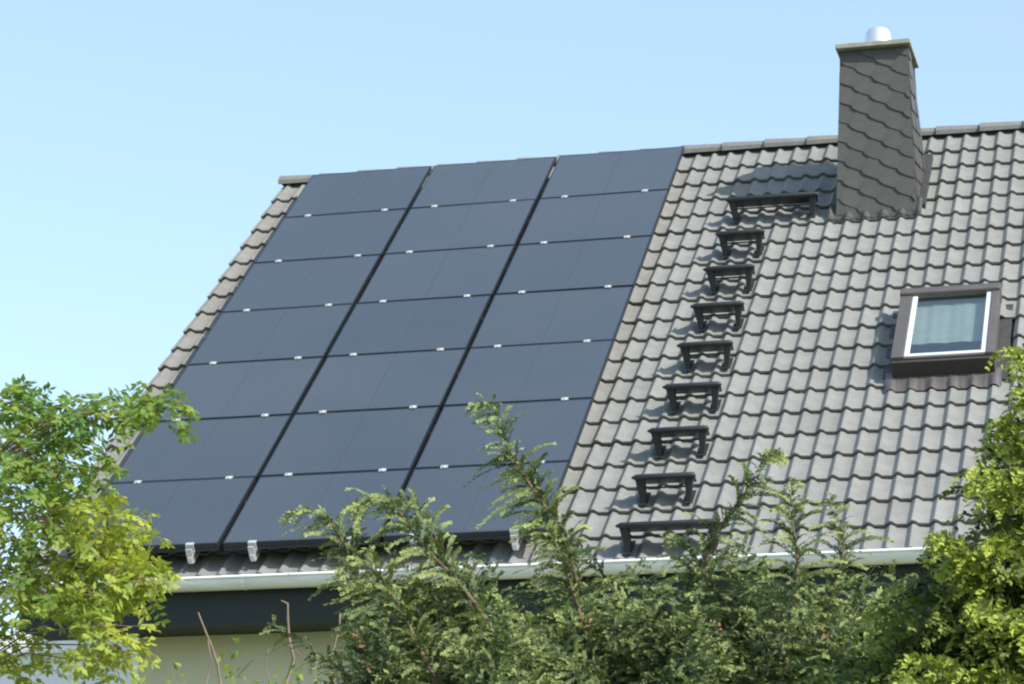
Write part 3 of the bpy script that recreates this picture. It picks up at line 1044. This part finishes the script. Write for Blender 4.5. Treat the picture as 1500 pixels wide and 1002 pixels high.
# ------------------------------------------------------------------ golden thuja on the right
def thuja():
    global rng
    rng = np.random.default_rng(5)
    Y = -14.6
    b0 = at(1590, 1000, Y)
    root = shrub('thuja', 'golden thuja with lime-yellow tips and dark shaded inside, beneath the roof window', 'thuja', (b0[0], Y, 0), None)
    Q, T = [], []
    stems = MB()
    axis = lambda z: np.array([b0[0] - .02 * z, Y, z])
    # lime clumps read from the picture: centre, spread, number of fans
    clumps = [((1478, 520), 30, 8), ((1492, 580), 22, 5), ((1468, 628), 26, 7), ((1436, 700), 30, 8), ((1480, 690), 26, 6), ((1374, 802), 24, 7), ((1402, 842), 30, 9),
              ((1424, 890), 20, 5), ((1488, 900), 26, 7), ((1345, 985), 34, 9), ((1412, 992), 34, 7), ((1450, 790), 22, 4), ((1300, 995), 22, 4)]
    for (cx_, cy_), spread, nf in clumps:
        dY0 = rng.uniform(-.25, .05)
        for k in range(max(3, int(nf * .66))):
            x = cx_ + rng.normal(0, spread * .46); y = cy_ + rng.normal(0, spread * .38)
            tip = at(x, y, Y + dY0 + rng.normal(0, .10))
            inn = axis(tip[2] - rng.uniform(.1, .35))
            d = inn - tip; d = d / np.linalg.norm(d)
            ln = rng.uniform(.12, .22)
            p1 = tip + d * ln * .35 + np.array([0, 0, .035])
            p2 = tip + d * ln + np.array([0, 0, .01])
            plume(Q, T, [tip, p1, p2], lmax=.075, step=.011, tint=(.35, .72), tipt=1.0, el=.027, ew=.0062, taper=.75, droop=.55, rise=1.0, estep=.0095)
    # dark inner mass
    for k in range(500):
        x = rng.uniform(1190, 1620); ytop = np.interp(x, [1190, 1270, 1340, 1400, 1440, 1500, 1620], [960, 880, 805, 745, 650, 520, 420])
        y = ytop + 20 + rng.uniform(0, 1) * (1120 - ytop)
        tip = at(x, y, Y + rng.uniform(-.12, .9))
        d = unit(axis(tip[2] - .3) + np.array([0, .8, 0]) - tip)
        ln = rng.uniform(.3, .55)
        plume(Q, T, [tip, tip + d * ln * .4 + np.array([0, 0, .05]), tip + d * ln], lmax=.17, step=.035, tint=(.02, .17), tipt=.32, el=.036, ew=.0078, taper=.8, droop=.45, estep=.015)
    for k in range(120):
        a = rng.uniform(0, 6.28); hgt = rng.uniform(.2, 2.6); rr_ = rng.uniform(.7, 1.15)
        tip = np.array([b0[0] + math.cos(a) * rr_, Y + .5 + math.sin(a) * rr_, hgt])
        f_ = np.array([b0[0], Y + .5, hgt - .2])
        plume(Q, T, [tip, tip * .6 + f_ * .4 + np.array([0, 0, .06]), f_], lmax=.26, step=.06, tint=(.05, .5), tipt=.8, el=.07, ew=.014, estep=.03)
    # side away from the camera, up to its top
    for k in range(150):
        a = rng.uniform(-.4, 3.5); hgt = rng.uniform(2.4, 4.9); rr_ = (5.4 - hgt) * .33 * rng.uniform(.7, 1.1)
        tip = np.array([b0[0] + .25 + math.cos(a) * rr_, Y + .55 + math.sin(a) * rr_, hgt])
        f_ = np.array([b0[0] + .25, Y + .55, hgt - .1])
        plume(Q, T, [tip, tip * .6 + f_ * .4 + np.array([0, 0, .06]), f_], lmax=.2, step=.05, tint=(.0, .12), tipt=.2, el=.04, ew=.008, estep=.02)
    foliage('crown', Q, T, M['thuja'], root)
    stems.tube(rel(root, [(b0[0], Y + .45, -.05), (b0[0] + .03, Y + .5, 2), (b0[0] + .2, Y + .55, 4.6)]), [.09, .06, .015], 8)
    for k in range(26):
        z = rng.uniform(1.0, 2.4); a = rng.uniform(0, 6.28)
        stems.tube(rel(root, [(b0[0] + .1, Y + .5, z), (b0[0] + .1 + .6 * math.cos(a), Y + .5 + .6 * math.sin(a), z + .25)]), [.014, .004], 5)
    stems.build('trunk', M['bark'], root, True)
    print('thuja quads', sum(len(q) for q in Q))


thuja()

# ------------------------------------------------------------------ leafy tree on the left
def leafy():
    global rng
    rng = np.random.default_rng(9)
    Y = -11.2
    b0 = at(-40, 1000, Y)
    root = shrub('leafy_tree', 'yellow-green tree with small pinnate leaves in front of the gutter end', 'tree', (b0[0], Y, 0), None)
    Q, T = [], []
    stems = MB()
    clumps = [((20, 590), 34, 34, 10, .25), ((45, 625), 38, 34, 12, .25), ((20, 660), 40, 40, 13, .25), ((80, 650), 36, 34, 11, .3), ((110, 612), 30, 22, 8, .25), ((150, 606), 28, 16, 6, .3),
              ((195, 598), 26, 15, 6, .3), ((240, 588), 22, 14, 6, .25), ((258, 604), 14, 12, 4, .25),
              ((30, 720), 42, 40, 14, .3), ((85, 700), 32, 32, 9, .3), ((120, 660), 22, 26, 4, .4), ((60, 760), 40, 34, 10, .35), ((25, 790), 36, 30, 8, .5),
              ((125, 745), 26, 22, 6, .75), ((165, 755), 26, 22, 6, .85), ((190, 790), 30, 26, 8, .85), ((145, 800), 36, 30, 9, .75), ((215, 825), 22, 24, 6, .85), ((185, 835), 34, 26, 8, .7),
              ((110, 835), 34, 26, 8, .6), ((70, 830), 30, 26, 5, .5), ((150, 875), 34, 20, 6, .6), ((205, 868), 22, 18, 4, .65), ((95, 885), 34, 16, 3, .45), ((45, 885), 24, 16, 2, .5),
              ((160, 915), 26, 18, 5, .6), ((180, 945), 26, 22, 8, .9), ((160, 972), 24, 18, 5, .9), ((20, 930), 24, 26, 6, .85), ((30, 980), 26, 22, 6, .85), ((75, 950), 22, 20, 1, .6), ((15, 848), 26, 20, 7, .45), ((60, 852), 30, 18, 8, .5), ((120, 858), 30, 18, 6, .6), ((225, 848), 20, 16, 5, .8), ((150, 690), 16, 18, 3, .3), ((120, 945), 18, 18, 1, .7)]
    hubs = [at(-75, 1000, Y + .15), at(-60, 860, Y + .1), at(-45, 760, Y + .05), at(-30, 690, Y)]
    trunk = [np.array([b0[0], Y + .2, -.05]), np.array([b0[0] - .03, Y + .2, 1.5])] + hubs
    stems.tube(rel(root, trunk), [.09, .075, .05, .035, .022, .012], 8)

    def leaf(p, d, tint, size):
        """a pinnate leaf hanging from p along d"""
        n_ = int(rng.integers(4, 7))
        s = (np.arange(n_) + .8) / n_
        ln = size * rng.uniform(.8, 1.25)
        c = p + d * (s * ln)[:, None] + np.array([0, 0, -1.0]) * (.35 * ln * s ** 2)[:, None]
        dr = unit(d + np.array([0, 0, -1.0]) * (.7 * s)[:, None])
        side = unit(np.cross(dr, unit(np.array([0, 0, 1.0]) + rng.normal(0, .5, 3))))
        for sg in (-1, 1):
            D = unit(dr * .45 + side * sg + np.array([0, 0, -.25]) + rng.normal(0, .2, (n_, 3)))
            S = unit(np.cross(D, np.cross(side, dr) + rng.normal(0, .35, (n_, 3))))
            L = .054 * rng.uniform(.7, 1.2, n_)
            Q.append(kites(c, D, S, L, .0135 * rng.uniform(.8, 1.2, n_), .5)); T.append(np.clip(tint + rng.normal(0, .12, n_), 0, 1))
        Q.append(kites(c[-1:], dr[-1:], side[-1:], [.05], [.011], .5)); T.append(np.array([np.clip(tint, 0, 1)]))
        stems.tube(rel(root, [p, c[n_ // 2], c[-1]]), [.0016, .0012, .0008], 3)

    for (cx_, cy_), rx, ry, nl, ti in clumps:
        cx_ -= max(0, cx_ - 110) * .13; rx *= .85
        dY = rng.uniform(-.45, .45)
        cpt = at(cx_, cy_, Y + dY)
        hub = min(hubs, key=lambda h: np.linalg.norm(h - cpt) + (0 if h[2] < cpt[2] + .2 else .6))
        mid = (hub + cpt) / 2 + np.array([0, 0, .10])
        stems.tube(rel(root, [hub, mid, cpt]), [.006, .0042, .0024], 5)
        for i in range(int(nl * 3.2)):
            o = rng.normal(0, .5, 3) * np.array([rx, 0, ry]) / FPX * 13.4 * 1.05
            o[1] = rng.normal(0, .13)
            p = cpt + o
            d = unit(o + np.array([rng.normal(.03, .08), rng.normal(-.03, .06), rng.normal(0, .06)]))
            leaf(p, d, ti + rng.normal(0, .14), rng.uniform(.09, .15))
            if i % 3 == 0: stems.tube(rel(root, [cpt, p]), [.0026, .0014], 3)
    # the rest of the crown, out of frame to the left and behind
    for k in range(150):
        a = rng.uniform(1.6, 4.7); z = rng.uniform(3.0, 4.7); rr_ = rng.uniform(.2, 1.3)
        p = np.array([b0[0] - .25 + math.cos(a) * rr_, Y + .25 + math.sin(a) * rr_ * .8, z])
        for q in range(3): leaf(p + rng.normal(0, .08, 3), unit(rng.normal(0, 1, 3)), rng.uniform(.1, .6), .13)
        if k % 3 == 0: stems.tube(rel(root, [trunk[3] + np.array([0, 0, rng.uniform(-.5, .5)]), p]), [.010, .002], 4)
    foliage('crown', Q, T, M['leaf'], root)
    stems.build('trunk', M['bark'], root, True)
    print('leaf quads', sum(len(q) for q in Q))


leafy()

# ------------------------------------------------------------------ bare stems below the gutter
def bare():
    global rng
    rng = np.random.default_rng(3)
    Y = -8.4
    b0 = at(400, 1000, Y)
    root = shrub('bare_shrub', 'bare shrub of pale dead stems against the rendered wall', 'shrub', (b0[0], Y, 0), None)
    RS = .36
    T_ = [([(296, 897), (300, 925), (312, 948), (320, 975), (324, 1005)], .022, (0, .0)), ([(305, 935), (308, 965), (302, 1005)], .014, 0),
          ([(411, 880), (417, 884), (422, 905), (424, 935), (428, 965), (420, 1005)], .024, 0), ([(426, 945), (440, 958), (452, 965)], .008, 0), ([(452, 960), (440, 975), (430, 985)], .008, 0),
          ([(500, 898), (497, 915), (493, 955), (488, 1005)], .020, 0), ([(391, 950), (393, 975), (398, 1005)], .012, 0), ([(388, 960), (370, 968), (352, 990)], .009, 0), ([(464, 958), (463, 1005)], .008, 0),
          ([(250, 975), (256, 1005)], .006, 0)]
    for pts, rad, _ in T_:
        s = MB()
        dY = rng.uniform(-.2, .2)
        P = [at(p[0] + rng.normal(0, 2.2), p[1], Y + dY + .03 * i) for i, p in enumerate(pts)]
        if pts[-1][1] > 1000: P += [np.array([P[-1][0] * .5 + b0[0] * .5, Y, 1.2]), np.array([b0[0] + rng.normal(0, .1), Y, -.05])]
        n_ = len(P)
        R_ = [RS * rad * (.55 + .6 * min(1, i / 4)) * rng.uniform(.85, 1.15) for i in range(n_)]
        s.tube(rel(root, P), R_, 7)
        s.build('stem', M['twig'], root, True)
    Q, T = [], []
    for (x, y, k) in ((335, 985, 26), (345, 950, 6), (440, 985, 18), (400, 1000, 16), (265, 990, 6)):
        for i in range(k):
            p = at(x + rng.normal(0, 12), y + rng.normal(0, 12), Y + rng.normal(0, .08))
            D = unit(rng.normal(0, 1, (1, 3))); S = unit(np.cross(D, rng.normal(0, 1, (1, 3))))
            Q.append(kites(p[None], D, S, [.055], [.014], .5)); T.append(rng.uniform(.1, .6, 1))
    foliage('leaves', Q, T, M['leaf'], root)


bare()
